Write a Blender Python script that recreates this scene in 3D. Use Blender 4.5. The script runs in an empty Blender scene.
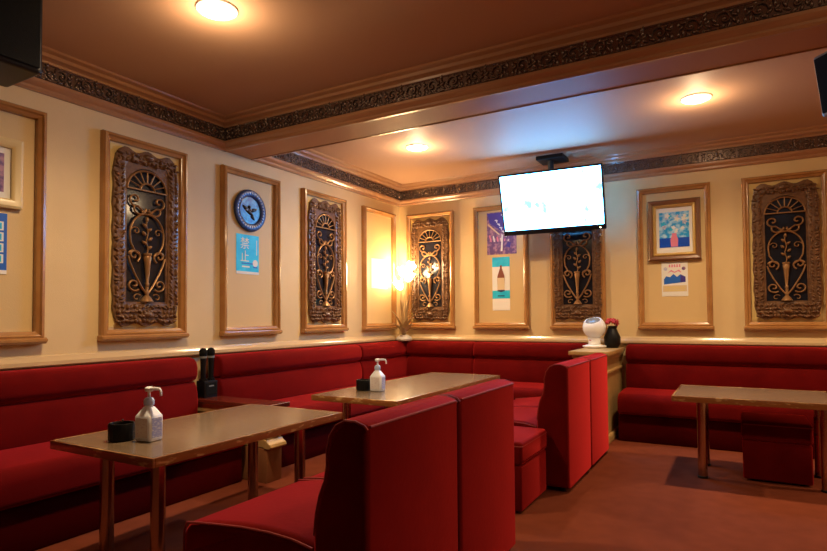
import bpy, bmesh, math, random
from mathutils import Vector, Matrix
PI = math.pi
random.seed(7)
sc = bpy.context.scene
C = sc.collection

# ------------------------------------------------------------------ camera, world, exposure
cam_d = bpy.data.cameras.new('camera')
cam = bpy.data.objects.new('camera', cam_d); C.objects.link(cam)
_R = Vector((0.86899391, 0.49476531, -0.00754148)); _U = Vector((0.02234483, -0.02401158, 0.99946193)); _F = Vector((-0.49431801, 0.86869484, 0.03192136))
_m = Matrix((_R, _U, -_F)).transposed().to_4x4(); _m.translation = Vector((3.61514, -6.00805, 1.11964))
cam.matrix_world = _m
cam_d.sensor_width = 36; cam_d.lens = 36*571.35/827; cam_d.shift_y = (298.8-275.5)/827
cam_d.clip_start = .02; cam_d.clip_end = 60
sc.camera = cam
w = bpy.data.worlds.new('world'); sc.world = w; w.use_nodes = True
w.node_tree.nodes['Background'].inputs[0].default_value = (.010, .008, .008, 1)
w.node_tree.nodes['Background'].inputs[1].default_value = 1
sc.view_settings.view_transform = 'Standard'; sc.view_settings.look = 'None'
sc.view_settings.exposure = 0.72; sc.view_settings.gamma = 1; sc.view_settings.use_curve_mapping = False
WARM = (1, .70, .395)
DOWN_W = 125.0        # each ceiling downlight
LAMP_W = 5.0         # each flower of the corner lamp
TV_STRENGTH = 17.0

# ------------------------------------------------------------------ materials
def mat(name, col, rough=.6, metal=0, bump=None, var=None, coat=0, sheen=None, emit=None, spec=None, trans=0):
    m = bpy.data.materials.new(name); m.use_nodes = True
    nt = m.node_tree; b = nt.nodes['Principled BSDF']
    b.inputs['Base Color'].default_value = (*col, 1); b.inputs['Roughness'].default_value = rough; b.inputs['Metallic'].default_value = metal
    if coat: b.inputs['Coat Weight'].default_value = coat; b.inputs['Coat Roughness'].default_value = .12
    if spec is not None: b.inputs['Specular IOR Level'].default_value = spec
    if trans: b.inputs['Transmission Weight'].default_value = trans
    if sheen:
        b.inputs['Sheen Weight'].default_value = sheen[0]; b.inputs['Sheen Roughness'].default_value = sheen[1]; b.inputs['Sheen Tint'].default_value = (*sheen[2], 1)
    if emit: b.inputs['Emission Color'].default_value = (*emit[0], 1); b.inputs['Emission Strength'].default_value = emit[1]
    if bump or var: tc = nt.nodes.new('ShaderNodeTexCoord')
    if var:   # (scale tuple, colour 2, contrast lo, hi)
        mp = nt.nodes.new('ShaderNodeMapping'); mp.inputs['Scale'].default_value = var[0]; nt.links.new(tc.outputs['Object'], mp.inputs['Vector'])
        n = nt.nodes.new('ShaderNodeTexNoise'); n.inputs['Scale'].default_value = 1; n.inputs['Detail'].default_value = 5; nt.links.new(mp.outputs[0], n.inputs['Vector'])
        r = nt.nodes.new('ShaderNodeValToRGB'); r.color_ramp.elements[0].position = var[2]; r.color_ramp.elements[1].position = var[3]
        r.color_ramp.elements[0].color = (*col, 1); r.color_ramp.elements[1].color = (*var[1], 1)
        nt.links.new(n.outputs['Fac'], r.inputs[0]); nt.links.new(r.outputs[0], b.inputs['Base Color'])
    if bump:  # (scale, strength, distance)
        n2 = nt.nodes.new('ShaderNodeTexNoise'); n2.inputs['Scale'].default_value = bump[0]; n2.inputs['Detail'].default_value = 4
        nt.links.new(tc.outputs['Object'], n2.inputs['Vector'])
        bp = nt.nodes.new('ShaderNodeBump'); bp.inputs['Strength'].default_value = bump[1]; bp.inputs['Distance'].default_value = bump[2]
        nt.links.new(n2.outputs['Fac'], bp.inputs['Height']); nt.links.new(bp.outputs[0], b.inputs['Normal'])
    return m
M = {}
M['wall'] = mat('cream_wallpaper', (.70, .52, .27), .55, bump=(160, .3, .004), var=((3, 3, 3), (.74, .56, .30), .35, .65))
M['panel'] = mat('cream_panel', (.69, .50, .24), .55, bump=(160, .2, .004))
M['ceiling'] = mat('tan_ceiling_paint', (.49, .30, .195), .62, bump=(25, .06, .01), spec=.25)
M['mould'] = mat('varnished_moulding', (.37, .185, .095), .28, coat=.6, var=((3, 3, 25), (.42, .22, .115), .35, .65))
M['soffit'] = mat('matte_brown_soffit', (.42, .20, .085), .55)
M['frame'] = mat('golden_oak_moulding', (.37, .165, .05), .25, coat=.8, var=((8, 8, 8), (.44, .215, .07), .35, .65))
M['rail'] = mat('pale_varnished_rail', (.62, .45, .25), .2, coat=.8)
M['frieze'] = mat('dark_bronze_frieze', (.22, .17, .15), .25, metal=.8)
M['carved'] = mat('carved_walnut', (.11, .048, .02), .4, coat=.2, var=((30, 30, 30), (.18, .085, .035), .4, .6))
M['iron'] = mat('gilded_brown_iron', (.34, .18, .075), .38, metal=.45)
M['darkglass'] = mat('dark_smoked_glass', (.012, .013, .022), .12)
M['mat_board'] = mat('yellow_backing_board', (.72, .53, .20), .6)
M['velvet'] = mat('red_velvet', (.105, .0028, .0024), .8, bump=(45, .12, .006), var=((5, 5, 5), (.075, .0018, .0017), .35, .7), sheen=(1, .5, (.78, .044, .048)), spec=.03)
M['velvet_shaded'] = mat('red_velvet_shaded', (.05, .001, .0012), .8, bump=(45, .1, .006), sheen=(.5, .5, (.5, .02, .025)), spec=.03)  # darkened copy of the velvet: shade below the seats put into the colour
M['piping'] = mat('red_velvet_piping', (.24, .008, .007), .7)
M['carpet'] = mat('russet_carpet', (.165, .038, .017), .95, bump=(700, .5, .004), var=((9, 9, 9), (.135, .03, .013), .3, .7), spec=.1)
M['laminate'] = mat('grey_brown_laminate', (.15, .10, .06), .24, coat=.25, var=((6, 40, 6), (.19, .13, .08), .35, .65))
M['edge'] = mat('worn_orange_wood_edge', (.28, .105, .028), .3, coat=1, var=((14, 14, 50), (.58, .36, .15), .56, .66))
M['chrome'] = mat('tarnished_chrome', (.50, .36, .27), .22, metal=1)
M['ltwood'] = mat('pale_oak_pedestal', (.43, .26, .095), .4, coat=.3, var=((4, 30, 4), (.50, .32, .13), .35, .65))
M['plinthwood'] = mat('red_brown_plinth', (.20, .075, .03), .45, coat=.2, var=((4, 30, 4), (.25, .10, .04), .35, .65))
M['redwood'] = mat('dark_red_varnished_board', (.14, .025, .015), .2, coat=.5)
M['black'] = mat('black_plastic', (.006, .006, .007), .4, spec=.25)
M['blackmatte'] = mat('black_cloth_grille', (.006, .006, .006), .85, bump=(300, .4, .003), spec=.15)
M['grey'] = mat('grey_plastic', (.22, .24, .25), .4)
M['white'] = mat('white_plastic', (.86, .89, .95), .35)
M['bottle'] = mat('white_bottle_plastic', (.86, .90, .98), .35)
M['bluelabel'] = mat('pale_blue_label', (.42, .46, .72), .5, var=((60, 60, 160), (.75, .76, .84), .5, .6))
M['graylabel'] = mat('grey_print_label', (.74, .72, .74), .5, var=((90, 90, 220), (.60, .50, .56), .55, .65))
M['bluecap'] = mat('pale_blue_cap', (.45, .56, .82), .3)
M['paper'] = mat('white_paper', (.82, .82, .80), .7)
M['gold'] = mat('gilt_frame', (.64, .42, .13), .3, metal=.35, coat=.3)
M['brownframe'] = mat('brown_wood_frame', (.20, .09, .04), .3, coat=.5)
M['creamframe'] = mat('pale_gold_frame', (.72, .56, .28), .35, coat=.3)
M['cyan'] = mat('cyan_print', (.004, .50, .85), .4, var=((9, 9, 9), (.03, .62, .92), .4, .6))
M['blue'] = mat('blue_print', (.02, .14, .62), .4)
M['navy'] = mat('navy_print', (.015, .03, .14), .4)
M['plate_rim'] = mat('dark_blue_rim', (.02, .035, .11), .3, metal=.3, bump=(90, .3, .004))
M['plate_mid'] = mat('bright_blue_medallion', (.012, .07, .34), .3, var=((14, 14, 14), (.04, .28, .62), .42, .62))
M['plate_fig'] = mat('dark_relief_figure', (.02, .03, .05), .35, metal=.3)
M['silver'] = mat('dull_silver_relief', (.38, .40, .46), .35, metal=.7)
M['purple'] = mat('purple_print', (.13, .06, .22), .5, var=((22, 22, 22), (.42, .22, .34), .45, .62))
M['violet'] = mat('violet_print', (.05, .03, .30), .5)
M['pink'] = mat('pink_print', (.75, .22, .36), .5)
M['bottlebrown'] = mat('brown_bottle_print', (.25, .07, .04), .4)
M['cream_print'] = mat('cream_label_print', (.74, .58, .36), .5)
M['yellow_print'] = mat('yellow_print', (.78, .62, .20), .5)
M['picture'] = mat('blue_flower_painting', (.004, .36, .85), .3, var=((22, 22, 26), (.50, .80, 1), .42, .62))
M['picture_low'] = mat('deep_blue_painting', (.004, .08, .62), .3)
M['leaf'] = mat('brass_leaf', (.56, .42, .24), .35, metal=.4)
M['stone'] = mat('white_stone_base', (.70, .66, .58), .6, bump=(40, .5, .01))
M['redflower'] = mat('red_petals', (.42, .02, .03), .6)
M['lens'] = mat('grey_lens', (.30, .31, .33), .15, metal=.3)
M['lamp_disc'] = mat('lit_diffuser', (1, .9, .7), .5, emit=((1, .80, .48), 14))
M['lamp_petal'] = mat('lit_glass_petal', (1, .9, .7), .5, emit=((1, .74, .40), 12))
M['brass'] = mat('brass_trim', (.60, .42, .2), .3, metal=.8)
m = bpy.data.materials.new('lit_screen'); m.use_nodes = True
nt = m.node_tree; b = nt.nodes['Principled BSDF']; b.inputs['Base Color'].default_value = (.01, .01, .01, 1); b.inputs['Roughness'].default_value = .3
tc = nt.nodes.new('ShaderNodeTexCoord'); mp = nt.nodes.new('ShaderNodeMapping'); mp.inputs['Scale'].default_value = (7, 1, 5); mp.inputs['Location'].default_value = (3.1, 0, 1.7)
n = nt.nodes.new('ShaderNodeTexNoise'); n.inputs['Scale'].default_value = 1; n.inputs['Detail'].default_value = 6
r = nt.nodes.new('ShaderNodeValToRGB'); r.color_ramp.elements[0].position = .36; r.color_ramp.elements[1].position = .44
r.color_ramp.elements[0].color = (.02, .10, .13, 1); r.color_ramp.elements[1].color = (.11, .46, 1, 1)
nt.links.new(tc.outputs['Object'], mp.inputs[0]); nt.links.new(mp.outputs[0], n.inputs[0]); nt.links.new(n.outputs['Fac'], r.inputs[0]); nt.links.new(r.outputs[0], b.inputs['Emission Color'])
b.inputs['Emission Strength'].default_value = TV_STRENGTH
M['screen'] = m

# ------------------------------------------------------------------ helpers
def finish(me, angle=35):
    for p in me.polygons: p.use_smooth = True
    me.set_sharp_from_angle(angle=math.radians(angle))
def obj(name, bm, material, parent=None, angle=35):
    me = bpy.data.meshes.new(name); bmesh.ops.recalc_face_normals(bm, faces=bm.faces[:]); bm.to_mesh(me); bm.free(); finish(me, angle)
    me.materials.append(M[material]); o = bpy.data.objects.new(name, me); C.objects.link(o)
    if parent: o.parent = parent
    return o
def share(name, me, parent=None, loc=(0, 0, 0), rot=(0, 0, 0), scale=(1, 1, 1)):
    o = bpy.data.objects.new(name, me); C.objects.link(o); o.location = loc; o.rotation_euler = rot; o.scale = scale
    if parent: o.parent = parent
    return o
def tag(o, label=None, cat=None, group=None, kind=None):
    for k, v in (('label', label), ('category', cat), ('group', group), ('kind', kind)):
        if v: o[k] = v
    return o
def thing(name, label, cat, loc=(0, 0, 0), rotz=0, group=None):
    o = bpy.data.objects.new(name, None); C.objects.link(o); o.empty_display_size = .1
    o.location = loc; o.rotation_euler = (0, 0, rotz); return tag(o, label, cat, group)
def dup(root, loc, rotz, label, group=None):
    r = root.copy(); C.objects.link(r); r.location = loc; r.rotation_euler = (0, 0, rotz); r['label'] = label
    if group: r['group'] = group
    def kids(a, b):
        for ch in list(a.children):
            c = ch.copy(); C.objects.link(c); c.parent = b; kids(ch, c)
    kids(root, r); return r
def B(): return bmesh.new()
def bx(bm, x0, x1, y0, y1, z0, z1, bev=0, seg=2):
    vs = [bm.verts.new(p) for p in ((x0, y0, z0), (x1, y0, z0), (x1, y1, z0), (x0, y1, z0), (x0, y0, z1), (x1, y0, z1), (x1, y1, z1), (x0, y1, z1))]
    fs = [bm.faces.new([vs[i] for i in f]) for f in ((0, 3, 2, 1), (4, 5, 6, 7), (0, 1, 5, 4), (1, 2, 6, 5), (2, 3, 7, 6), (3, 0, 4, 7))]
    if bev:
        es = list({e for f in fs for e in f.edges})
        bmesh.ops.bevel(bm, geom=es, offset=bev, segments=seg, affect='EDGES', profile=.6)
    return bm
def tube(bm, pts, rad, n=8, cap=True):
    pts = [Vector(p) for p in pts]; k = len(pts)
    rads = rad if isinstance(rad, (list, tuple)) else [rad]*k
    t0 = (pts[1]-pts[0]).normalized(); a = Vector((0, 0, 1)) if abs(t0.z) < .9 else Vector((1, 0, 0))
    u = t0.cross(a).normalized(); rings = []
    for i, p in enumerate(pts):
        t = (pts[min(i+1, k-1)]-pts[max(i-1, 0)]).normalized()
        u = (u-t*u.dot(t)).normalized(); v = t.cross(u)
        rings.append([bm.verts.new(p+(u*math.cos(2*PI*j/n)+v*math.sin(2*PI*j/n))*rads[i]) for j in range(n)])
    for a_, b_ in zip(rings, rings[1:]):
        for j in range(n): bm.faces.new((a_[j], a_[(j+1) % n], b_[(j+1) % n], b_[j]))
    if cap: bm.faces.new(rings[0][::-1]); bm.faces.new(rings[-1])
    return bm
def lathe(bm, prof, n=24, cen=(0, 0, 0), mtx=None):
    rings = []; cen = Vector(cen)
    for (r, z) in prof:
        if r < 1e-5: rings.append([bm.verts.new((0, 0, z))])
        else: rings.append([bm.verts.new((r*math.cos(2*PI*j/n), r*math.sin(2*PI*j/n), z)) for j in range(n)])
    for a, b2 in zip(rings, rings[1:]):
        for j in range(n):
            q = [a[0]] if len(a) == 1 else [a[j], a[(j+1) % n]]
            q2 = [b2[0]] if len(b2) == 1 else [b2[(j+1) % n], b2[j]]
            if len(q)+len(q2) > 2: bm.faces.new(q+q2)
    for ring in rings:
        for v in ring:
            if mtx: v.co = mtx @ v.co
            v.co += cen
    return bm
def sweep(bm, prof, x0, x1, rnd=.02, steps=3):
    """closed (y,z) profile swept along x with softly rounded ends"""
    n = len(prof); P = [Vector(p) for p in prof]; N = []
    ar = sum(P[i].x*P[(i+1) % n].y-P[(i+1) % n].x*P[i].y for i in range(n)); sg = 1 if ar > 0 else -1
    for i in range(n):
        e1 = (P[i]-P[i-1]).normalized(); e2 = (P[(i+1) % n]-P[i]).normalized()
        n1 = Vector((e1.y, -e1.x))*sg; n2 = Vector((e2.y, -e2.x))*sg
        q = n1+n2; N.append(q/max(q.length_squared/2, .6))
    st = []
    for k in range(steps+1):
        a = PI/2*k/steps; st.append((x0+rnd*(1-math.sin(a)), rnd*(1-math.cos(a))))
    st = [(x0+rnd*(1-math.cos(PI/2*k/steps)), rnd*(1-math.sin(PI/2*k/steps))) for k in range(steps+1)]
    st += [(x1-(x-x0), o) for x, o in reversed(st)]
    rings = [[bm.verts.new((x, P[i].x-N[i].x*o, P[i].y-N[i].y*o)) for i in range(n)] for x, o in st]
    for a, b2 in zip(rings, rings[1:]):
        for i in range(n): bm.faces.new((a[i], a[(i+1) % n], b2[(i+1) % n], b2[i]))
    bm.faces.new(rings[0][::-1]); bm.faces.new(rings[-1])
    return bm
def prism(bm, poly, y0, y1):
    """polygon in local x,z extruded from y0 to y1"""
    a = [bm.verts.new((p[0], y0, p[1])) for p in poly]; b2 = [bm.verts.new((p[0], y1, p[1])) for p in poly]; n = len(poly)
    bm.faces.new(a); bm.faces.new(b2[::-1])
    for i in range(n): bm.faces.new((a[i], b2[i], b2[(i+1) % n], a[(i+1) % n]))
    return bm
def rrect(y0, y1, z0, z1, r, seg=5):
    """rounded rectangle, r = (r at y0z0, y1z0, y1z1, y0z1)"""
    out = []
    for (cy, cz, a0, rr) in ((y0, z0, PI, r[0]), (y1, z0, 1.5*PI, r[1]), (y1, z1, 0, r[2]), (y0, z1, .5*PI, r[3])):
        sx = 1 if cy == y0 else -1; sz = 1 if cz == z0 else -1
        if rr < 1e-4: out.append((cy, cz)); continue
        for k in range(seg+1):
            a = a0+PI/2*k/seg; out.append((cy+sx*rr+rr*math.cos(a), cz+sz*rr+rr*math.sin(a)))
    return out
def crowned(rr, seg, crown):
    return rr[:seg+3]+crown+rr[seg+3:]
def lump(bm, c, L, W, H, ang, tip=.35, n=8):
    """a leaf-like boss standing on the x,z plane and rising to -y"""
    ca, sa = math.cos(ang), math.sin(ang); rings = []
    for (s, h) in ((1, 0), (.78, .62), (.4, .93)):
        ring = []
        for j in range(n):
            t = 2*PI*j/n; u = math.cos(t)*L*s; v = math.sin(t)*W*s*(1-tip*math.cos(t))
            ring.append(bm.verts.new((c[0]+u*ca-v*sa, c[1]-H*h, c[2]+u*sa+v*ca)))
        rings.append(ring)
    top = bm.verts.new((c[0], c[1]-H, c[2]))
    for a, b2 in zip(rings, rings[1:]):
        for j in range(n): bm.faces.new((a[j], a[(j+1) % n], b2[(j+1) % n], b2[j]))
    for j in range(n): bm.faces.new((rings[-1][j], rings[-1][(j+1) % n], top))
def text_mesh(s, size, mtl):
    cu = bpy.data.curves.new('lettering', 'FONT'); cu.body = s; cu.size = size; cu.extrude = .0006; cu.align_x = 'CENTER'; cu.align_y = 'CENTER'
    o = bpy.data.objects.new('lettering', cu); C.objects.link(o)
    me = bpy.data.meshes.new_from_object(o.evaluated_get(bpy.context.evaluated_depsgraph_get()))
    bpy.data.objects.remove(o); bpy.data.curves.remove(cu); me.materials.clear(); me.materials.append(M[mtl]); me.name = 'lettering'; return me
LW = PI/2   # rotation of things on the left wall: local x runs along +y, local -y faces the room

# ------------------------------------------------------------------ the room
XR, YF, ZC = 6.8, -9.2, 2.72
tag(obj('floor', bx(B(), -.15, XR+.15, YF-.15, .15, -.08, 0), 'carpet'), 'russet red carpet covering the whole lounge floor', 'floor', kind='structure')
tag(obj('ceiling', bx(B(), -.15, XR+.15, YF-.15, .15, ZC, ZC+.1), 'ceiling'), 'tan painted ceiling in two bays', 'ceiling', kind='structure')
wl = tag(obj('wall_left', bx(B(), -.12, 0, YF, 0, 0, ZC), 'wall'), 'cream papered wall with framed panels behind the long bench', 'wall', kind='structure')
wb = tag(obj('wall_back', bx(B(), -.12, XR+.12, 0, .12, 0, ZC), 'wall'), 'cream papered wall with framed panels behind the television', 'wall', kind='structure')
tag(obj('wall_right', bx(B(), XR, XR+.12, YF, 0, 0, ZC), 'wall'), 'cream papered side wall of the lounge', 'wall', kind='structure')
tag(obj('wall_front', bx(B(), -.12, XR+.12, YF-.12, YF, 0, ZC), 'wall'), 'cream papered wall opposite the television', 'wall', kind='structure')

# panel mouldings: four mitred members and a sill, children of the wall
PZ0, PZ1 = 1.0013, 2.3608
PP = [(0, 0), (0, .034), (.008, .050), (.024, .054), (.032, .042), (.042, .038), (.050, .032), (.052, 0)]
def member(bm, p0, p1, inn):
    """mitred moulding from corner p0 to p1 (x,z); inn = inward direction"""
    d = (Vector(p1)-Vector(p0)).normalized(); inn = Vector(inn); ra = []; rb = []
    for (q, h) in PP:
        a = Vector(p0)+inn*q+d*q; c = Vector(p1)+inn*q-d*q
        ra.append(bm.verts.new((a.x, -h, a.y))); rb.append(bm.verts.new((c.x, -h, c.y)))
    n = len(PP)
    for i in range(n-1): bm.faces.new((ra[i], ra[i+1], rb[i+1], rb[i]))
    bm.faces.new(ra[::-1]); bm.faces.new(rb); bm.faces.new((ra[0], rb[0], rb[-1], ra[-1]))
    return bm
def panel(wall, u0, u1, rz):
    o = obj('panel_field', bx(B(), u0+.05, u1-.05, -.004, 0, PZ0+.05, PZ1-.05), 'panel', wall); o.rotation_euler.z = rz
    f = obj('panel_moulding', member(B(), (u0, PZ1), (u1, PZ1), (0, -1)), 'frame', wall, 25); f.rotation_euler.z = rz
    obj('stile', member(B(), (u0, PZ0), (u0, PZ1), (1, 0)), 'frame', f, 25); obj('stile', member(B(), (u1, PZ0), (u1, PZ1), (-1, 0)), 'frame', f, 25)
    obj('rail', member(B(), (u0, PZ0), (u1, PZ0), (0, 1)), 'frame', f, 25)
    obj('sill', sweep(B(), [(0, PZ0-.022), (-.045, PZ0-.022), (-.062, PZ0-.008), (-.062, PZ0+.006), (-.048, PZ0+.014), (0, PZ0+.014)], u0-.008, u1+.008, .004, 1), 'frame', f, 25)
LP = [(-5.35, -4.143), (-3.795, -3.141), (-2.798, -2.141), (-1.818, -1.141), (-.81, -.146)]
BP = [(.126, .753), (1.004, 1.642), (1.887, 2.45), (2.762, 3.408), (3.661, 4.31), (4.56, 5.2), (5.45, 6.1)]
for u in LP: panel(wl, *u, LW)
for u in BP: panel(wb, *u, 0)
# dado rail along the top of the benches
RP = [(0, .842), (-.030, .842), (-.040, .850), (-.040, .872), (-.030, .884), (-.022, .902), (-.012, .908), (0, .908)]
o = tag(obj('trim_1', sweep(B(), RP, YF, 0, .001, 1), 'rail'), 'glossy pale wooden rail along the left wall above the bench', 'rail', kind='structure'); o.rotation_euler.z = LW
tag(obj('trim_2', sweep(B(), RP, 0, XR, .001, 1), 'rail'), 'glossy pale wooden rail along the back wall above the bench', 'rail', kind='structure')
# cornice: lower moulding, carved frieze, crown
ZM, ZF0, ZF1 = 2.478, 2.545, 2.655
def cornice_lower(k=1): return [(0, ZM), (-.020*k, ZM), (-.030*k, ZM+.012), (-.030*k, ZM+.026), (-.045*k, ZM+.036), (-.055*k, ZM+.050), (-.055*k, ZF0), (0, ZF0)]
CROWN = [(0, ZF1), (-.046, ZF1), (-.050, ZF1+.012), (-.066, ZF1+.022), (-.082, ZF1+.026), (-.090, ZF1+.044), (-.118, ZF1+.054), (-.128, ZC), (0, ZC)]
bm = B(); FL = .30     # one carved block: two opposed scrolls with leaves
bx(bm, 0, FL, -.016, 0, ZF0, ZF1)
zc = (ZF0+ZF1)/2
for sgn, cx in ((1, .075), (-1, .225)):
    pts = [(cx+sgn*(.042-.0034*i)*math.cos(i*.62), -.024, zc+(.042-.0034*i)*math.sin(i*.62)) for i in range(12)]
    tube(bm, pts, [.0075-.0003*i for i in range(12)], 5)
    for k in range(9):
        a = k*2*PI/9+.3; lump(bm, (cx+.046*math.cos(a), -.014, zc+.038*math.sin(a)), .020, .009, .016, a+.9*sgn)
    lump(bm, (cx, -.014, zc), .014, .014, .02, 0, 0)
for k in range(5): lump(bm, (.15+random.uniform(-.01, .01), -.014, ZF0+.012+k*.0215), .022, .009, .018, random.uniform(-1, 4))
for k in range(4): lump(bm, ((.004, .296)[k % 2]+(.012, -.012)[k % 2], -.014, ZF0+.03+.05*(k//2)), .02, .009, .015, 1.57)
tube(bm, [(0, -.018, ZF0+.005), (FL, -.018, ZF0+.005)], .005, 5); tube(bm, [(0, -.018, ZF1-.005), (FL, -.018, ZF1-.005)], .005, 5)
fo = obj('frieze_block', bm, 'frieze', None, 50); frieze_me = fo.data; bpy.data.objects.remove(fo)
def cornice(nm, label, x0, x1, loc, rz, blocks, crown=True):
    o = tag(obj(nm, sweep(B(), cornice_lower(), x0, x1, .0005, 1), 'mould', None, 25), label, 'cornice', kind='structure'); o.location = loc; o.rotation_euler.z = rz
    obj('crown_moulding', sweep(B(), CROWN, x0, x1, .0005, 1), 'mould', o, 25)
    for i in range(blocks[1]): share('frieze_block', frieze_me, o, (blocks[0]+FL*i, -.026, 0))
    obj('frieze_backing', bx(B(), x0, x1, -.026, 0, ZF0, ZF1), 'frieze', o)
    return o
BY0, BY1 = -2.745, -2.465    # the ceiling beam
cornice('trim_3', 'carved dark frieze and brown mouldings above the left wall, near bay', -8.75, BY0, (0, 0, 0), LW, (BY0-.05-.3*13, 13))
cornice('trim_4', 'carved dark frieze and brown mouldings above the left wall, far bay', BY1, 0, (0, 0, 0), LW, (-.05-.3*8, 8))
cornice('trim_5', 'carved dark frieze and brown mouldings above the back wall', 0, XR, (0, 0, 0), 0, (.03, 18))
tb = tag(obj('trim_6', bx(B(), 0, XR, BY0, BY1, ZM+.004, ZC, .006, 1), 'soffit'), 'brown ceiling beam faced with a carved dark frieze', 'beam', kind='structure')
bm_o = cornice('beam_facing', None, 0, XR, (0, BY0, 0), 0, (.06, 18)); bm_o.parent = tb
del bm_o['kind']; del bm_o['category']
bm_r = obj('beam_moulding', sweep(B(), cornice_lower(.6), 0, XR, .0005, 1), 'mould', tb, 25); bm_r.rotation_euler.z = PI; bm_r.location = (XR, BY1, 0)
bm_c = obj('crown_moulding', sweep(B(), CROWN, 0, XR, .0005, 1), 'mould', tb, 25); bm_c.rotation_euler.z = PI; bm_c.location = (XR, BY1, 0)

# ------------------------------------------------------------------ upholstered benches
def bench_parts(t, x0, x1, seat_x0=None, seat_x1=None):
    s0 = x0 if seat_x0 is None else seat_x0; s1 = x1 if seat_x1 is None else seat_x1
    obj('base', sweep(B(), rrect(-.625, -.03, .0, .235, (.012, 0, 0, .012), 2), s0+.004, s1-.004, .008, 1), 'velvet_shaded', t)
    s = obj('seat', sweep(B(), crowned(rrect(-.655, -.12, .24, .422, (.03, 0, 0, .075), 6), 6, [(-.25, .432), (-.40, .434)]), s0+.002, s1-.002, .02), 'velvet', t, 50)
    obj('piping', tube(B(), [(s0+.02, -.648, .262), (s1-.02, -.648, .262)], .006, 6), 'piping', s)
    lo = [(-.055, .40), (-.17, .40), (-.182, .43), (-.186, .50), (-.180, .58), (-.165, .635), (-.145, .662), (-.055, .662)]
    bk = obj('backrest', sweep(B(), lo, x0+.002, x1-.002, .022), 'velvet', t, 50)
    up = [(-.055, .665), (-.14, .665), (-.168, .682), (-.180, .715), (-.180, .765), (-.168, .805), (-.140, .828), (-.10, .836), (-.055, .836)]
    obj('headroll', sweep(B(), up, x0+.002, x1-.002, .022), 'velvet', bk, 50)
    obj('back_board', bx(B(), x0+.002, x1-.002, -.054, -.004, .30, .838), 'redwood', t)
def bench(label, x0, x1, rz):
    t = thing('sofa_bench', label, 'sofa bench', group='red velvet wall benches')
    bench_parts(t, x0, x1); t.rotation_euler.z = rz
    return t
bench('red velvet wall bench nearest the camera, left of the microphones', -5.75, -3.145, LW)
bench('red velvet wall bench on the left wall between the microphones and the room corner', -2.94, -1.06, LW)
bench('red velvet wall bench on the back wall left of the wooden pedestal', 1.045, 2.27, 0)
bench('dark red velvet wall bench behind the small right-hand table', 2.65, 4.95, 0)
t = thing('corner_sofa', 'red velvet corner bench turning the corner beneath the flower lamp', 'sofa bench', group='red velvet wall benches')
def corner():
    bench_parts(t, .19, 1.04, .66, 1.04)
    e = [o for o in t.children]
    h = bpy.data.objects.new('corner_half', None)
    before = set(t.children)
    bench_parts(t, -1.055, -.01)
    for o in t.children:
        if o not in before: o.rotation_euler.z = LW
    bpy.data.objects.remove(h)
corner()

# ------------------------------------------------------------------ lounge chairs (local: back plane at x=0, faces -x, y from 0 to width)
def lounge_chair(name, label, loc, wdt=.629):
    t = thing(name, label, 'lounge chair', loc, 0, 'red velvet lounge chairs')
    prof = [(0, .03), (0, .79), (-.012, .802), (-.045, .812), (-.085, .812), (-.118, .796), (-.143, .762), (-.155, .715), (-.155, .668), (-.163, .625), (-.185, .575), (-.200, .515), (-.207, .45), (-.208, .38), (-.208, .03)]
    # profile lies in x,z; sweep runs along y -> build along local x then swap
    bm = B(); sweep(bm, prof, 0, wdt, .022, 4)
    for v in bm.verts: v.co = Vector((v.co.y, v.co.x, v.co.z))
    bk = obj('backrest', bm, 'velvet', t, 40)
    for yy in (.008, wdt-.008): obj('piping', tube(B(), [(p[0]*.97-.003, yy, p[1]-.004) for p in prof[1:13]], .0045, 6), 'piping', bk)
    obj('piping', tube(B(), [(-.002, .02, .794), (-.002, wdt-.02, .794)], .0045, 6), 'piping', bk)
    sp = crowned(rrect(-.815, -.21, .25, .392, (.02, 0, 0, .06), 6), 6, [(-.24, .418), (-.30, .428), (-.40, .432), (-.52, .428), (-.65, .412)])
    bm = B(); sweep(bm, sp, .003, wdt-.003, .035, 5)
    for v in bm.verts: v.co = Vector((v.co.y, v.co.x, v.co.z))
    st = obj('seat', bm, 'velvet', t, 50)
    for yy in (.012, wdt-.012): obj('piping', tube(B(), [(-.81, yy, .28), (-.808, yy, .355), (-.795, yy, .385), (-.752, yy, .391), (-.65, yy, .402), (-.52, yy, .414), (-.40, yy, .418), (-.30, yy, .414), (-.215, yy, .40)], .0045, 6), 'piping', st)
    bm = B(); sweep(bm, rrect(-.795, -.21, .03, .248, (.01, 0, 0, .01), 2), .008, wdt-.008, .01, 2)
    for v in bm.verts: v.co = Vector((v.co.y, v.co.x, v.co.z))
    obj('base', bm, 'velvet_shaded', t)
    foot = B(); lathe(foot, [(0, 0), (.02, 0), (.024, .03), (0, .03)], 10); f = obj('foot', foot, 'black', t); f.location = (-.06, .06, 0)
    for px, py in ((-.06, wdt-.06), (-.74, .06), (-.74, wdt-.06)): share('foot', f.data, t, (px, py, 0))
    return t
ch = lounge_chair('lounge_chair', 'red velvet lounge chair nearest the camera, its whole seat in view', (2.66, -4.612, 0))
dup(ch, (2.66, -3.97, 0), 0, 'red velvet lounge chair beside the nearest one, seat hidden behind it')
dup(ch, (2.665, -2.375, 0), 0, 'nearer of the two red velvet lounge chairs in front of the wooden pedestal')
dup(ch, (2.665, -1.733, 0), 0, 'farther of the two red velvet lounge chairs, closest to the wooden pedestal')
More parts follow.
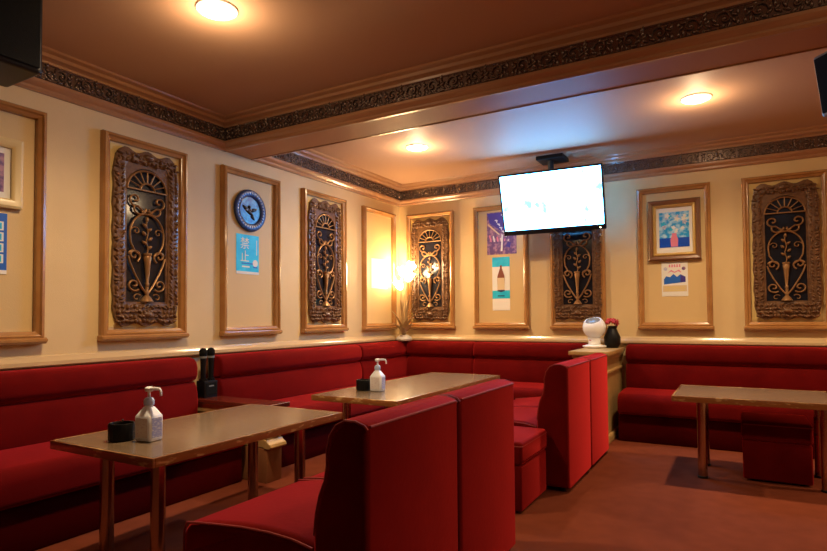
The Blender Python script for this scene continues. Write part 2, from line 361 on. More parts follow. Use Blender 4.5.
def stool(label, x0, x1, y0, y1, hh=.405):
    t = thing('stool', label, 'stool', ((x0+x1)/2, (y0+y1)/2, 0), 0, 'red velvet cube stools'); a = (x1-x0)/2; c = (y1-y0)/2
    s = obj('seat_cushion', sweep(B(), rrect(-c, c, .275, hh, (.015, .015, .03, .03), 4), -a, a, .022, 3), 'velvet', t, 50)
    obj('piping', tube(B(), [(-a+.012, -c+.004, hh-.025), (a-.012, -c+.004, hh-.025), (a-.004, -c+.012, hh-.025), (a-.004, c-.012, hh-.025)], .005, 6), 'piping', s)
    obj('base', sweep(B(), rrect(-c+.006, c-.006, .015, .272, (.01,)*4, 2), -a+.006, a-.006, .012, 2), 'velvet', t, 50)
    for sx in (-1, 1):
        for sy in (-1, 1):
            o = obj('foot', lathe(B(), [(0, 0), (.018, 0), (.02, .02), (0, .02)], 8), 'black', t); o.location = (sx*(a-.06), sy*(c-.06), 0)
    return t
stool('red velvet cube stool between the two pairs of lounge chairs', 2.015, 2.535, -2.89, -2.395)
stool('dark red velvet cube stool tucked under the right-hand table', 3.61, 4.015, -1.53, -1.09)

# ------------------------------------------------------------------ tables
def table(label, x0, x1, y0, y1, legs, H=.575):
    t = thing('lounge_table', label, 'table', ((x0+x1)/2, (y0+y1)/2, 0), 0, 'low lounge tables'); a = (x1-x0)/2; c = (y1-y0)/2
    top = obj('table_top', bx(B(), -a+.012, a-.012, -c+.012, c-.012, H-.034, H, .002, 1), 'laminate', t)
    for nm, q in (('edge_strip', (-a, a, -c, -c+.012)), ('edge_strip', (-a, a, c-.012, c)), ('edge_strip', (-a, -a+.012, -c+.012, c-.012)), ('edge_strip', (a-.012, a, -c+.012, c-.012))):
        obj(nm, bx(B(), *q, H-.038, H+.001, .005, 2), 'edge', top)
    for (lx, ly) in legs:
        l = obj('leg', lathe(B(), [(0, .004), (.030, .004), (.030, H-.039), (0, H-.039)], 20), 'chrome', t); l.location = (lx-(x0+x1)/2, ly-(y0+y1)/2, 0)
        obj('foot_ring', lathe(B(), [(0, 0), (.034, 0), (.034, .012), (.031, .016), (0, .016)], 20), 'black', l)
        obj('mounting_plate', lathe(B(), [(0, H-.046), (.05, H-.046), (.05, H-.0385), (0, H-.0385)], 16), 'black', l)
    return t
table('grey-brown topped table nearest the camera, with a hand sanitizer bottle', .90, 1.622, -4.565, -3.338, [(1.085, -4.41), (1.445, -4.41), (1.085, -3.505), (1.445, -3.505)])
table('long grey-brown topped table in front of the corner bench', .972, 1.686, -2.84, -1.01, [(1.15, -2.66), (1.51, -2.66), (1.15, -1.19), (1.51, -1.19)])
table('short bare table at the right in front of the dark bench', 3.205, 4.14, -1.77, -1.07, [(3.375, -1.575), (3.375, -1.20), (4.075, -1.575), (4.075, -1.20)])

# ------------------------------------------------------------------ wooden console and pedestal between the benches
t = thing('console', 'narrow dark red topped wooden console between the left benches', 'console', (0, -3.04, 0), LW)
bx0 = .080
obj('body', bx(B(), -bx0+.012, bx0-.012, -.80, -.03, .235, .50, .004, 1), 'ltwood', t)
obj('plinth', bx(B(), -bx0+.006, bx0-.006, -.815, -.03, 0, .23, .008, 2), 'plinthwood', t)
obj('cap_moulding', sweep(B(), [(-.81, .44), (-.82, .455), (-.84, .462), (-.845, .48), (-.86, .487), (-.86, .505), (-.03, .505), (-.03, .44)], -bx0, bx0, .002, 1), 'ltwood', t, 25)
obj('waist_moulding', sweep(B(), [(-.79, .232), (-.845, .232), (-.858, .245), (-.85, .262), (-.83, .272), (-.815, .288), (-.79, .292)], -bx0, bx0, .003, 1), 'ltwood', t, 25)
for sx in (-1, 1): obj('pilaster', bx(B(), sx*.056-.014, sx*.056+.014, -.815, -.795, .295, .435, .004, 1), 'ltwood', t)
tp = obj('top_board', bx(B(), -.097, .097, -.86, -.03, .506, .532, .003, 1), 'redwood', t)
obj('metal_edge', bx(B(), -.098, .098, -.868, -.8605, .502, .534, .002, 1), 'chrome', tp)

PX0, PX1 = 2.30, 2.62
t = thing('pedestal', 'pale wooden pedestal with a projecting top carrying the white fan', 'pedestal', ((PX0+PX1)/2, 0, 0)); a = (PX1-PX0)/2
obj('body', bx(B(), -a+.03, a-.03, -.84, -.006, .07, .77, .004, 1), 'ltwood', t)
obj('plinth', bx(B(), -a+.006, a-.006, -.865, -.006, 0, .07, .01, 2), 'ltwood', t)
for z, d in ((.745, .022), (.72, .012)):
    obj('cap_moulding', bx(B(), -a+.03-d, a-.03+d, -.84-d, -.006, z, z+.024, .006, 2), 'ltwood', t)
obj('waist_moulding', bx(B(), -a+.012, a-.012, -.858, -.006, .60, .632, .012, 3), 'ltwood', t)
for sx in (-1, 1): obj('pilaster', bx(B(), sx*(a-.055)-.022, sx*(a-.055)+.022, -.856, -.84, .075, .598, .004, 1), 'ltwood', t)
obj('top_board', bx(B(), -a-.012, a+.012, -.90, -.045, .77, .806, .006, 2), 'ltwood', t)

# ------------------------------------------------------------------ carved grilles with ironwork
def spiral(cx, cz, r0, a0, turns, sgn, n=18, r1=.12):
    out = []
    for i in range(n+1):
        f = i/n; rr = r0*(1-f*(1-r1)); a = a0+sgn*turns*2*PI*f
        out.append((cx+rr*math.cos(a), 0, cz+rr*math.sin(a)))
    return out
GW, GH = .25, .595          # half width, half height of the carved border
OW, OZ0, OZ1 = .168, -.455, .515
def carved_mesh():
    bm = B(); n = 72; out = []
    for i in range(n):   # scalloped outer outline
        t_ = 2*PI*i/n; c, s = math.cos(t_), math.sin(t_); p = 9.0
        k = (abs(c)**p+abs(s)**p)**(-1/p); x = GW*c*k; z = GH*s*k
        if abs(s)*k > .93: z += .028*math.copysign(1, s)*(math.cos(x/GW*PI*1.5)**2-.35)
        else: x *= 1+.018*math.sin(z*34)
        out.append((x, z))
    inn = []
    for (x, z) in out:
        f = 1/max(abs(x)/OW, (z/OZ1 if z > 0 else z/OZ0)); inn.append((x*f, z*f))
    rings = [[bm.verts.new((x, 0, z)) for x, z in out], [bm.verts.new((x, -.022, z)) for x, z in out], [bm.verts.new((x*.35+xi*.65, -.03, z*.35+zi*.65)) for (x, z), (xi, zi) in zip(out, inn)], [bm.verts.new((x, -.022, z)) for x, z in inn], [bm.verts.new((x, 0, z)) for x, z in inn]]
    for a, c in zip(rings, rings[1:]+rings[:1]):
        for i in range(n): bm.faces.new((a[i], a[(i+1) % n], c[(i+1) % n], c[i]))
    rng = random.Random(3)
    for sx in (-1, 1):
        z = -.47
        while z < .53:
            for k in range(2):
                lump(bm, (sx*(.188+.042*k)+rng.uniform(-.006, .006), -.022, z+rng.uniform(-.008, .008)), rng.uniform(.018, .026), rng.uniform(.008, .012), rng.uniform(.014, .024), rng.uniform(0, PI) if k else sx*rng.uniform(.3, 1.1)+PI/2)
            z += .029
    for (z0, rows) in ((.527, 2), (-.575, 4)):
        for rr in range(rows):
            x = -.215
            while x < .22:
                lump(bm, (x+rng.uniform(-.006, .006), -.024, z0+rr*.032+rng.uniform(-.006, .006)), rng.uniform(.018, .026), rng.uniform(.009, .013), rng.uniform(.014, .026), rng.uniform(0, 2*PI)); x += .031
    for z in (.565, -.53): lump(bm, (0, -.02, z), .045, .03, .035, 0, 0)
    return bm
def arch_mesh():   # inner board with an arched opening
    bm = B(); r = .152; zs = .335; e = .168
    outer = []; inner = []
    for i in range(25):
        a = PI*i/24; inner.append((r*math.cos(a), zs+r*math.sin(a))); k = 1/max(abs(math.cos(a)), abs(math.sin(a))*.168/.182); outer.append((e*math.cos(a)*k, zs+min(.182, e*math.sin(a)*k)))
    inner += [(-r, OZ0+.012), (r, OZ0+.012)]; outer += [(-e, OZ0-.004), (e, OZ0-.004)]
    n = len(inner); rs = [[bm.verts.new((x, y, z)) for x, z in q] for q, y in ((outer, -.004), (outer, -.016), (inner, -.016), (inner, -.004))]
    for a, c in zip(rs, rs[1:]+rs[:1]):
        for i in range(n): bm.faces.new((a[i], a[(i+1) % n], c[(i+1) % n], c[i]))
    return bm
def make_grille(label, loc, rz):
    t = thing('wall_grille', label, 'wall grille', loc, rz, 'carved grilles in the wall panels')
    obj('backing_board', bx(B(), -.265, .265, -.009, -.005, -.615, .615), 'mat_board', t)
    obj('glass_panel', bx(B(), -.167, .167, -.0125, -.0095, -.454, .514), 'darkglass', t)
    q = obj('carved_border', carved_mesh(), 'carved', t, 60); q.location.y = -.010
    q = obj('arched_frame', arch_mesh(), 'carved', t); q.location.y = -.010
    def iron(nm, pts, r=.0076, n=6):
        q = obj(nm, tube(B(), [(p[0]*1.11, p[1], p[2]) for p in pts], r, n), 'iron', t, 60); q.location.y = -.030; return q
    zs = .335
    iron('arch_bar', [(.137*math.cos(PI*i/16), 0, zs+.137*math.sin(PI*i/16)) for i in range(17)])
    iron('hub_arc', [(.050*math.cos(PI*i/10), 0, zs+.050*math.sin(PI*i/10)) for i in range(11)])
    for k in range(1, 8):
        a = PI*k/8; iron('spoke', [(.050*math.cos(a), 0, zs+.050*math.sin(a)), (.137*math.cos(a), 0, zs+.137*math.sin(a))], .0045)
    iron('cross_bar', [(-.140, 0, zs), (.140, 0, zs)], .006)
    for s in (-1, 1):
        iron('scroll', [(s*(.004+.0), 0, .190), (s*.03, 0, .188)]+[(s*p[0], 0, p[2]) for p in spiral(.083, .262, .048, -PI*.62, 1.15, 1)])
        iron('scroll', [(s*p[0], 0, p[2]) for p in spiral(.060, .205, .050, PI*.98, .55, 1, r1=.6)])
        iron('side_arc', [(s*.118*math.cos(a), 0, .02+.15*math.sin(a)) for a in [PI*.5-PI*.5*i/10 for i in range(11)]]+[(s*.112, 0, -.04), (s*.085, 0, -.095), (s*.05, 0, -.12)])
        iron('scroll', [(s*p[0], 0, p[2]) for p in spiral(.088, -.125, .045, PI*1.35, 1.25, -1)])
        iron('scroll', [(s*p[0], 0, p[2]) for p in spiral(.078, .045, .030, PI*.1, 1.1, 1)], .0045)
        iron('stem', [(s*.004, 0, -.39), (s*.04, 0, -.335), (s*.085, 0, -.25), (s*.115, 0, -.18), (s*.128, 0, -.13)])
        iron('scroll', [(s*p[0], 0, p[2]) for p in spiral(.088, -.325, .047, -PI*.75, 1.25, 1)])
        iron('scroll', [(s*p[0], 0, p[2]) for p in spiral(.070, -.415, .030, PI*.8, .8, -1)], .0045)
        bm = B(); lump(bm, (s*.118, .004, -.10), .03, .012, .012, s*.9+PI/2); obj('iron_leaf', bm, 'iron', t).location.y = -.030
        bm = B(); lump(bm, (s*.030, .004, .185), .022, .010, .012, .4*s); obj('iron_leaf', bm, 'iron', t).location.y = -.030
    bm = B(); lathe(bm, [(0, -.335), (.012, -.33), (.014, -.315), (.009, -.305), (.015, -.25), (.021, -.17), (.028, -.135), (.024, -.125), (.030, -.115), (.030, -.105), (0, -.10)], 12); obj('torch', bm, 'iron', t).location.y = -.034
    bm = B(); lathe(bm, [(0, -.44), (.045, -.44), (.030, -.415), (.012, -.395), (.016, -.375), (.010, -.36), (.014, -.335), (0, -.335)], 12); obj('torch_foot', bm, 'iron', t).location.y = -.030
    iron('flower_stem', [(.006*math.sin(i*1.3), 0, -.105+i*.024) for i in range(11)], .005)
    for k, (fx, fz, fa) in enumerate(((.022, -.06, .6), (-.022, -.03, 2.5), (.026, .0, .8), (-.024, .035, 2.3), (.022, .065, .7), (-.018, .09, 2.4), (0, .135, 1.57))):
        bm = B(); lump(bm, (fx, .004, fz), .021, .012, .016, fa); obj('iron_leaf', bm, 'iron', t).location.y = -.030
    return t
PZ = (PZ0+PZ1)/2
def lw(i): return (0.0, (LP[i][0]+LP[i][1])/2, PZ)
def bw(i): return ((BP[i][0]+BP[i][1])/2, 0.0, PZ)
g = make_grille('carved wooden wall grille nearest the camera on the left wall', lw(1), LW)
dup(g, lw(3), LW, 'carved wooden wall grille between the blue plate and the white paper')
dup(g, bw(0), 0, 'carved wooden wall grille lit up beside the flower lamp')
dup(g, bw(2), 0, 'carved wooden wall grille partly hidden below the television')
dup(g, bw(4), 0, 'carved wooden wall grille at the right, past the framed flower picture')

# ------------------------------------------------------------------ things on the walls
def flat(name, label, cat, loc, rz, wd, ht, material, thick=.003, group=None):
    t = thing(name, label, cat, loc, rz, group)
    obj('sheet', bx(B(), -wd/2, wd/2, -thick, 0, -ht/2, ht/2), material, t); return t
def patch(t, nm, poly, material, y=-.0036, th=.0006): return obj(nm, prism(B(), poly, y-th+.0006, y+.0006), material, t)
def rect(x0, x1, z0, z1): return [(x0, z0), (x1, z0), (x1, z1), (x0, z1)]
def lettering(t, s, size, mtl, x, z, y=-.005, rot=0):
    o = share('lettering', text_mesh(s, size, mtl), t, (x, y, z), (PI/2, 0, 0)); o.rotation_euler = (PI/2, -rot, 0); return o
PF = .0045
def picture_frame(t, wd, ht, rings):
    """rings: (offset from outer edge, width, depth, material, name)"""
    for off, wf, d, mt, nm in rings:
        a, c = wd/2-off, ht/2-off; bm = B()
        prof = [(0, 0), (0, d*.8), (wf*.25, d), (wf*.7, d*.85), (wf, d*.5), (wf, 0)]
        rs = [[bm.verts.new((sx*(a-q), -h, sz*(c-q))) for sx, sz in ((-1, -1), (1, -1), (1, 1), (-1, 1))] for q, h in prof]
        for r1, r2 in zip(rs, rs[1:]+rs[:1]):
            for i in range(4): bm.faces.new((r1[i], r1[(i+1) % 4], r2[(i+1) % 4], r2[i]))
        obj(nm, bm, mt, t, 25)
# left wall: gilt picture and blue notice at the frame's edge
t = thing('framed_picture', 'pale gold framed picture at the left edge of the photo', 'picture', (PF, -4.515, 1.955), LW)
picture_frame(t, .49, .40, [(0, .055, .035, 'creamframe', 'frame')])
obj('mount', bx(B(), -.195, .195, -.006, 0, -.15, .15), 'paper', t); obj('print', bx(B(), -.155, .155, -.008, -.0062, -.11, .11), 'purple', t)
t = flat('notice', 'blue and white notice under the pale gold picture', 'poster', (PF, -4.47, 1.552), LW, .265, .345, 'blue')
for k in range(4): patch(t, 'print_panel', rect(-.115, .115, .075-.062*k, .125-.062*k), 'paper'); patch(t, 'print_block', rect(.04, .105, .082-.062*k, .118-.062*k), 'cyan', -.0043)
patch(t, 'print_panel', rect(-.1325, .1325, -.172, -.15), 'paper')
# blue commemorative plate
t = thing('wall_plate', 'round dark blue relief plate hanging on the left wall', 'plate', (PF, -2.488, 2.035), LW)
rx = Matrix.Rotation(PI/2, 4, 'X')
obj('rim', lathe(B(), [(.118, 0), (.172, .0), (.180, .012), (.176, .024), (.162, .030), (.128, .026), (.116, .018)], 48, mtx=rx), 'plate_rim', t)
obj('medallion', lathe(B(), [(0, .012), (.119, .012), (.119, .001), (0, .001)], 40, mtx=rx), 'plate_mid', t)
bm = B()
for k in range(34):
    a = 2*PI*k/34; lump(bm, (.145*math.cos(a), -.027, .145*math.sin(a)), .010, .006, .005, a, 0, 6)
tag(obj('rim_letters', bm, 'silver', t), 'raised silvery marks around the rim')
bm = B(); lump(bm, (.0, -.011, -.02), .05, .016, .014, -.5); lump(bm, (-.045, -.011, .012), .05, .02, .012, 2.6); lump(bm, (.045, -.011, .01), .042, .017, .012, .35); lump(bm, (.03, -.011, -.055), .032, .016, .012, -.8); lump(bm, (-.012, -.013, .03), .018, .014, .016, 1)
obj('relief_figure', bm, 'plate_fig', t)
bm = B(); lump(bm, (0, -.016, .005), .012, .012, .012, 0, 0); lump(bm, (-.04, -.016, 0), .022, .006, .008, 0); obj('relief_accent', bm, 'silver', t)
# cyan notice
t = flat('notice', 'cyan notice with white characters under the blue plate', 'poster', (PF, -2.503, 1.66), LW, .255, .335, 'cyan')
patch(t, 'print_panel', rect(-.1275, .1275, -.167, -.145), 'paper')
lettering(t, '禁', .105, 'paper', -.035, .085); lettering(t, '止', .105, 'paper', -.035, -.025)
patch(t, 'print_line', rect(-.07, .06, -.082, -.072), 'blue'); patch(t, 'print_line', rect(-.065, .02, -.11, -.098), 'paper'); patch(t, 'print_line', rect(.098, .106, .0, .13), 'paper')
patch(t, 'print_badge', [(.085+.03*math.cos(a*PI/8), -.07+.03*math.sin(a*PI/8)) for a in range(16)], 'paper'); patch(t, 'print_mark', rect(.062, .11, -.112, -.10), 'blue')
# white paper near the lamp
t = flat('notice', 'blank white paper pinned in the panel beside the flower lamp', 'poster', (PF, -.462, 1.622), LW, .335, .34, 'paper')
# back wall: purple poster and calendar
t = flat('poster', 'purple poster with white writing partly behind the television', 'poster', (1.335, -PF, 2.048), 0, .345, .475, 'purple')
patch(t, 'print_sky', [(-.165, .23), (.165, .23), (.165, .02), (.06, -.02), (-.14, .12)], 'violet')
patch(t, 'print_street', [(-.165, -.23), (.165, -.23), (.165, -.12), (.02, -.06), (-.12, -.13)], 'purple', -.0043)
def stroke(cx, cz, L, a, wv=.006): c, s_ = math.cos(a)*L/2, math.sin(a)*L/2; n_ = (-math.sin(a)*wv, math.cos(a)*wv); return [(cx-c-n_[0], cz-s_-n_[1]), (cx+c-n_[0], cz+s_-n_[1]), (cx+c+n_[0], cz+s_+n_[1]), (cx-c+n_[0], cz-s_+n_[1])]
for k in range(5):   # two slanting lines of illegible white characters
    cx, cz = -.06+.027*k, .145-.042*k
    patch(t, 'print_character', stroke(cx, cz, .036, -.2), 'paper', -.0049); patch(t, 'print_character', stroke(cx+.004, cz-.008, .036, -1.3+.5*(k % 2)), 'paper', -.0055)
for k in range(3):
    cx, cz = .025+.034*k, .205-.05*k
    patch(t, 'print_character', stroke(cx, cz, .055, .1, .008), 'paper', -.0049); patch(t, 'print_character', stroke(cx+.006, cz-.012, .055, -1.1, .008), 'paper', -.0055)
for k in range(6): patch(t, 'print_stroke', [(-.15+.045*k, -.02-.012*k), (-.135+.045*k, -.01-.012*k), (-.115+.04*k, -.09), (-.13+.04*k, -.095)], ('pink', 'paper')[k % 2], -.0049)
patch(t, 'print_stroke', [(-.01, -.20), (.01, -.20), (.02, -.02), (.0, -.01)], 'paper', -.0049); patch(t, 'print_stroke', [(-.165, .10), (-.155, .115), (-.02, -.01), (-.03, -.02)], 'cream_print', -.0049)
patch(t, 'print_stroke', [(.05, -.15), (.10, -.17), (.11, -.11), (.07, -.10)], 'violet', -.0049)
t = flat('calendar', 'small cyan calendar showing a brown bottle below the purple poster', 'calendar', (1.323, -PF, 1.483), 0, .205, .595, 'paper')
patch(t, 'print_field', rect(-.1025, .1025, .19, .2975), 'cyan'); patch(t, 'print_field', rect(-.1025, .1025, -.165, -.075), 'cyan')
patch(t, 'print_bottle', [(-.04, -.07), (.04, -.07), (.045, .05), (.04, .09), (.012, .17), (.010, .205), (-.010, .205), (-.012, .17), (-.04, .09), (-.045, .05)], 'bottlebrown', -.0043)
patch(t, 'print_label', rect(-.042, .042, -.07, .065), 'cream_print', -.005); patch(t, 'print_shade', [(-.045, -.082), (0, -.095), (.045, -.082), (.04, -.07), (-.04, -.07)], 'navy', -.0043); patch(t, 'print_line', rect(-.04, .04, -.14, -.13), 'navy', -.0043)
# framed flower painting and flyer
t = thing('framed_picture', 'brown and gilt framed painting of pale flowers in a pink vase', 'picture', (3.092, -PF, 1.937), 0)
picture_frame(t, .462, .582, [(0, .05, .05, 'brownframe', 'outer_frame'), (.045, .028, .04, 'gold', 'inner_frame')])
obj('mount', bx(B(), -.17, .17, -.008, 0, -.225, .225), 'paper', t)
obj('painting', bx(B(), -.132, .132, -.010, -.0082, -.165, .175), 'picture', t)
patch(t, 'painted_ground', rect(-.132, .132, -.165, -.075), 'picture_low', -.0108)
patch(t, 'painted_vase', [(-.03, -.16), (.03, -.16), (.034, -.09), (.02, -.05), (.022, -.03), (-.022, -.03), (-.02, -.05), (-.034, -.09)], 'pink', -.0116)
rng = random.Random(5)
for k in range(16):
    fx, fz, fr = rng.uniform(-.10, .10), rng.uniform(-.02, .15), rng.uniform(.012, .024)
    patch(t, 'painted_flower', [(fx+fr*(1+.3*math.cos(5*a*PI/10))*math.cos(a*PI/10), fz+fr*(1+.3*math.cos(5*a*PI/10))*math.sin(a*PI/10)) for a in range(20)], ('paper', 'paper', 'cyan', 'bluelabel')[k % 4], -.0112-.0001*k)
t = flat('flyer', 'white event flyer with a blue drawing below the framed painting', 'poster', (3.087, -PF, 1.465), 0, .23, .33, 'paper')
patch(t, 'print_border', rect(-.105, .105, -.12, -.06), 'cream_print')
patch(t, 'print_drawing', [(-.095, -.05), (.095, -.03), (.095, .02), (.05, .045), (.02, .02), (-.01, .05), (-.04, .02), (-.075, .03), (-.095, 0)], 'blue')
patch(t, 'print_drawing', [(.05, -.032), (.095, -.028), (.095, .018), (.052, .042)], 'violet', -.0043)
for s in (-1, 1): patch(t, 'print_badge', [(s*.08+.017*math.cos(a*PI/8), .10+.017*math.sin(a*PI/8)) for a in range(16)], ('bluelabel', 'purple')[s > 0])
for k in range(5): patch(t, 'print_heading', [(-.05+.022*k, .115), (-.035+.022*k, .115), (-.037+.022*k, .142), (-.048+.022*k, .142)], 'pink')
for k in range(3): patch(t, 'print_line', rect(-.09, .09, -.082-.016*k, -.076-.016*k), 'yellow_print', -.0043)
patch(t, 'print_swirl', [(-.06, .06), (-.03, .09), (0, .07), (.04, .09), (.06, .06), (.03, .075), (0, .06), (-.03, .075)], 'pink')

# ------------------------------------------------------------------ television
t = thing('television', 'flat television glowing bright, hung tilted from the ceiling', 'television', (2.013, -.42, 2.274))
t.rotation_euler = (.316, 0, .046)
sw, sh = .992, .558
obj('screen', bx(B(), -sw/2, sw/2, -.002, .004, -sh/2, sh/2), 'screen', t)
bm = B()
bx(bm, -sw/2-.016, sw/2+.016, -.010, .03, sh/2, sh/2+.018, .003, 1); bx(bm, -sw/2-.016, sw/2+.016, -.010, .03, -sh/2-.05, -sh/2, .003, 1)
bx(bm, -sw/2-.016, -sw/2, -.010, .03, -sh/2, sh/2, .003, 1); bx(bm, sw/2, sw/2+.016, -.010, .03, -sh/2, sh/2, .003, 1)
obj('bezel', bm, 'black', t)
obj('rear_case', bx(B(), -.46, .46, .0305, .075, -.28, .27, .012, 2), 'black', t)
o = obj('power_light', bx(B(), .455, .463, -.013, -.0105, -.312, -.304), 'lamp_disc', t)
mnt = obj('ceiling_mount', bx(B(), -.10, .10, .076, .10, -.10, .10, .004, 1), 'black', t)
inv = t.matrix_basis.inverted()
def tvl(p): return inv @ Vector(p)
bpy.context.view_layer.update(); inv = t.matrix_world.inverted()
tube(mnt_b := B(), [tvl((2.0, -.30, 2.30)), tvl((2.0, -.33, 2.50)), tvl((2.0, -.36, 2.70))], .03, 10); obj('pole', mnt_b, 'black', mnt)
bm = B(); bx(bm, 2.0-.12, 2.0+.15, -.46, -.22, 2.68, ZC-.001, .004, 1)
for v in bm.verts: v.co = tvl(v.co)
obj('ceiling_plate', bm, 'black', mnt)

# ------------------------------------------------------------------ downlights
def downlight(label, x, y, lit=1.0):
    t = thing('downlight', label, 'ceiling light', (x, y, ZC), 0, 'round recessed downlights')
    obj('trim_ring', lathe(B(), [(.085, -.001), (.105, -.001), (.103, -.008), (.090, -.014), (.084, -.010), (.085, -.001)], 32), 'white', t)
    obj('diffuser', lathe(B(), [(.085, -.003), (.07, -.012), (.04, -.018), (0, -.020)], 32), 'lamp_disc', t)
    l = bpy.data.lights.new('bulb', 'SPOT'); l.color = WARM; l.energy = DOWN_W*lit*1.3; l.shadow_soft_size = .05; l.spot_size = math.radians(150); l.spot_blend = 1
    o = bpy.data.objects.new('bulb', l); C.objects.link(o); o.parent = t; o.location = (0, 0, -.03)
    l = bpy.data.lights.new('cornice_fill', 'POINT'); l.color = WARM; l.energy = DOWN_W*lit*.075; l.shadow_soft_size = .05  # added fill light, hung below the fixture to brighten cornice and ceiling
    o = bpy.data.objects.new('cornice_fill', l); C.objects.link(o); o.parent = t; o.location = (0, 0, -.13)
downlight('lit downlight over the table nearest the camera', 1.304, -3.979, .72)
downlight('lit downlight over the long table near the corner', 1.016, -1.352, .8)
downlight('lit downlight over the small table at the right', 3.376, -1.348, .7)
downlight('lit downlight overhead behind the lounge chairs', 4.35, -3.95, .45)
downlight('lit downlight at the far right of the far bay', 5.75, -1.35, .85)

# ------------------------------------------------------------------ flower lamp in the corner
t = thing('flower_lamp', 'flower-shaped lamp with glowing blooms and brass leaves in the corner', 'lamp', (.15, -.15, .84))
obj('base', lathe(B(), [(0, 0), (.09, 0), (.10, .02), (.085, .045), (.05, .065), (0, .07)], 14), 'stone', t)
rng = random.Random(11)
stems = [((-.005, -.05, .60), .9), ((.06, -.02, .70), .2), ((.10, -.09, .82), .5), ((-.01, .0, .76), 2.3)]
for i, (tip, _) in enumerate(stems):
    tipv = Vector(tip); pts = [Vector((0, 0, .05)).lerp(tipv, f)+Vector((.02*math.sin(PI*f)*(-1)**i, -.03*math.sin(PI*f), 0)) for f in [k/8 for k in range(9)]]
    obj('stem', tube(B(), pts, .005, 6), 'leaf', t)
    if i < 3 or True:
        bm = B(); n = 12; prof = [(.008, 0), (.03, .02), (.045, .05), (.048, .085), (.060, .11)]
        lathe(bm, prof, 18)
        for v in bm.verts:
            if v.co.z > .10: v.co.z += .012*math.cos(6*math.atan2(v.co.y, v.co.x)); 
        tilt = Matrix.Rotation((-.25, .6, .9, .1)[i], 4, 'Y') @ Matrix.Rotation(.35, 4, 'X')
        for v in bm.verts: v.co = tilt @ v.co + tipv
        bl = obj('bloom', bm, 'lamp_petal', t)
        obj('calyx', lathe(B(), [(0, -.012), (.012, -.006), (.014, .004), (0, .012)], 10, cen=tip), 'leaf', bl)
        l = bpy.data.lights.new('bulb', 'POINT'); l.color = (1, .70, .38); l.energy = LAMP_W; l.shadow_soft_size = .045
        o = bpy.data.objects.new('bulb', l); C.objects.link(o); o.parent = bl; o.location = tipv+tilt.to_3x3() @ Vector((0, 0, .14))
def leaf_blade(L, W, bend, ang, tiltv, z0=.05):
    bm = B(); n = 9; rows = []
    for i in range(n+1):
        f = i/n; wv = W*math.sin(PI*min(1, f*.92+.06))**.8; r_ = L*(tiltv*f+bend*f*f); z = z0+L*(f-.35*bend*f*f*f)
        rows.append([(r_, -wv, z+.0), (r_-.006, 0, z-.006), (r_, wv, z)])
    va = [[bm.verts.new(p) for p in row] for row in rows]; vb = [[bm.verts.new((p[0]+.003, p[1], p[2]-.001)) for p in row] for row in rows]
    for a, c in zip(va, va[1:]):
        for j in range(2): bm.faces.new((a[j], a[j+1], c[j+1], c[j]))
    for a, c in zip(vb, vb[1:]):
        for j in range(2): bm.faces.new((a[j+1], a[j], c[j], c[j+1]))
    for i in range(n):
        for j in (0, 2): bm.faces.new((va[i][j], va[i+1][j], vb[i+1][j], vb[i][j]))
    rot = Matrix.Rotation(ang, 4, 'Z')
    for v in bm.verts: v.co = rot @ v.co
    return bm
for (L, W, bend, ang, tl) in ((.55, .014, .18, -.55, .12), (.48, .016, .25, -1.3, .10), (.40, .015, .05, -2.3, .06), (.30, .018, .35, .2, .12), (.34, .02, .3, -2.0, .2), (.24, .028, .4, -.8, .25), (.20, .03, .6, -.4, .3), (.20, .03, .5, -2.0, .3), (.16, .035, .7, -1.2, .4), (.30, .022, .35, -.3, .25), (.16, .02, .3, 4.0, .1), (.26, .018, .45, -1.5, .25), (.36, .014, .2, -.1, .1)):
    obj('leaf', leaf_blade(L, W, bend, ang, tl), 'leaf', t, 60)

# ------------------------------------------------------------------ microphones on the console
t = thing('microphone_stand', 'black double microphone holder standing on the console', 'holder', (.135, -3.035, .532), LW)
obj('body', bx(B(), -.062, .062, -.045, .045, 0, .125, .008, 2), 'black', t)
obj('front_panel', bx(B(), -.05, .05, -.0485, -.0455, .02, .11, .001, 1), 'blackmatte', t)
tag(obj('badge', bx(B(), -.022, .022, -.0505, -.049, .082, .091), 'grey', t), 'small pale badge')
for sx in (-1, 1): obj('slot_collar', lathe(B(), [(.022, .1255), (.030, .1255), (.030, .14), (.022, .14), (.022, .1255)], 18, cen=(sx*.036, 0, 0)), 'black', t)
def mic(label, yy):
    t = thing('microphone', label, 'microphone', (.135, yy, .659), 0, 'black wireless microphones')
    obj('handle', lathe(B(), [(0, 0), (.017, 0), (.019, .02), (.019, .10), (.023, .165), (0, .165)], 18), 'black', t)
    obj('collar', lathe(B(), [(.0, .1655), (.026, .1655), (.027, .18), (0, .18)], 18), 'grey', t)
    obj('head', lathe(B(), [(0, .1805), (.025, .1805), (.030, .20), (.029, .222), (.018, .238), (0, .243)], 18), 'blackmatte', t)
mic('black microphone at the left of the holder on the console', -3.071)
mic('black microphone at the right of the holder on the console', -2.999)

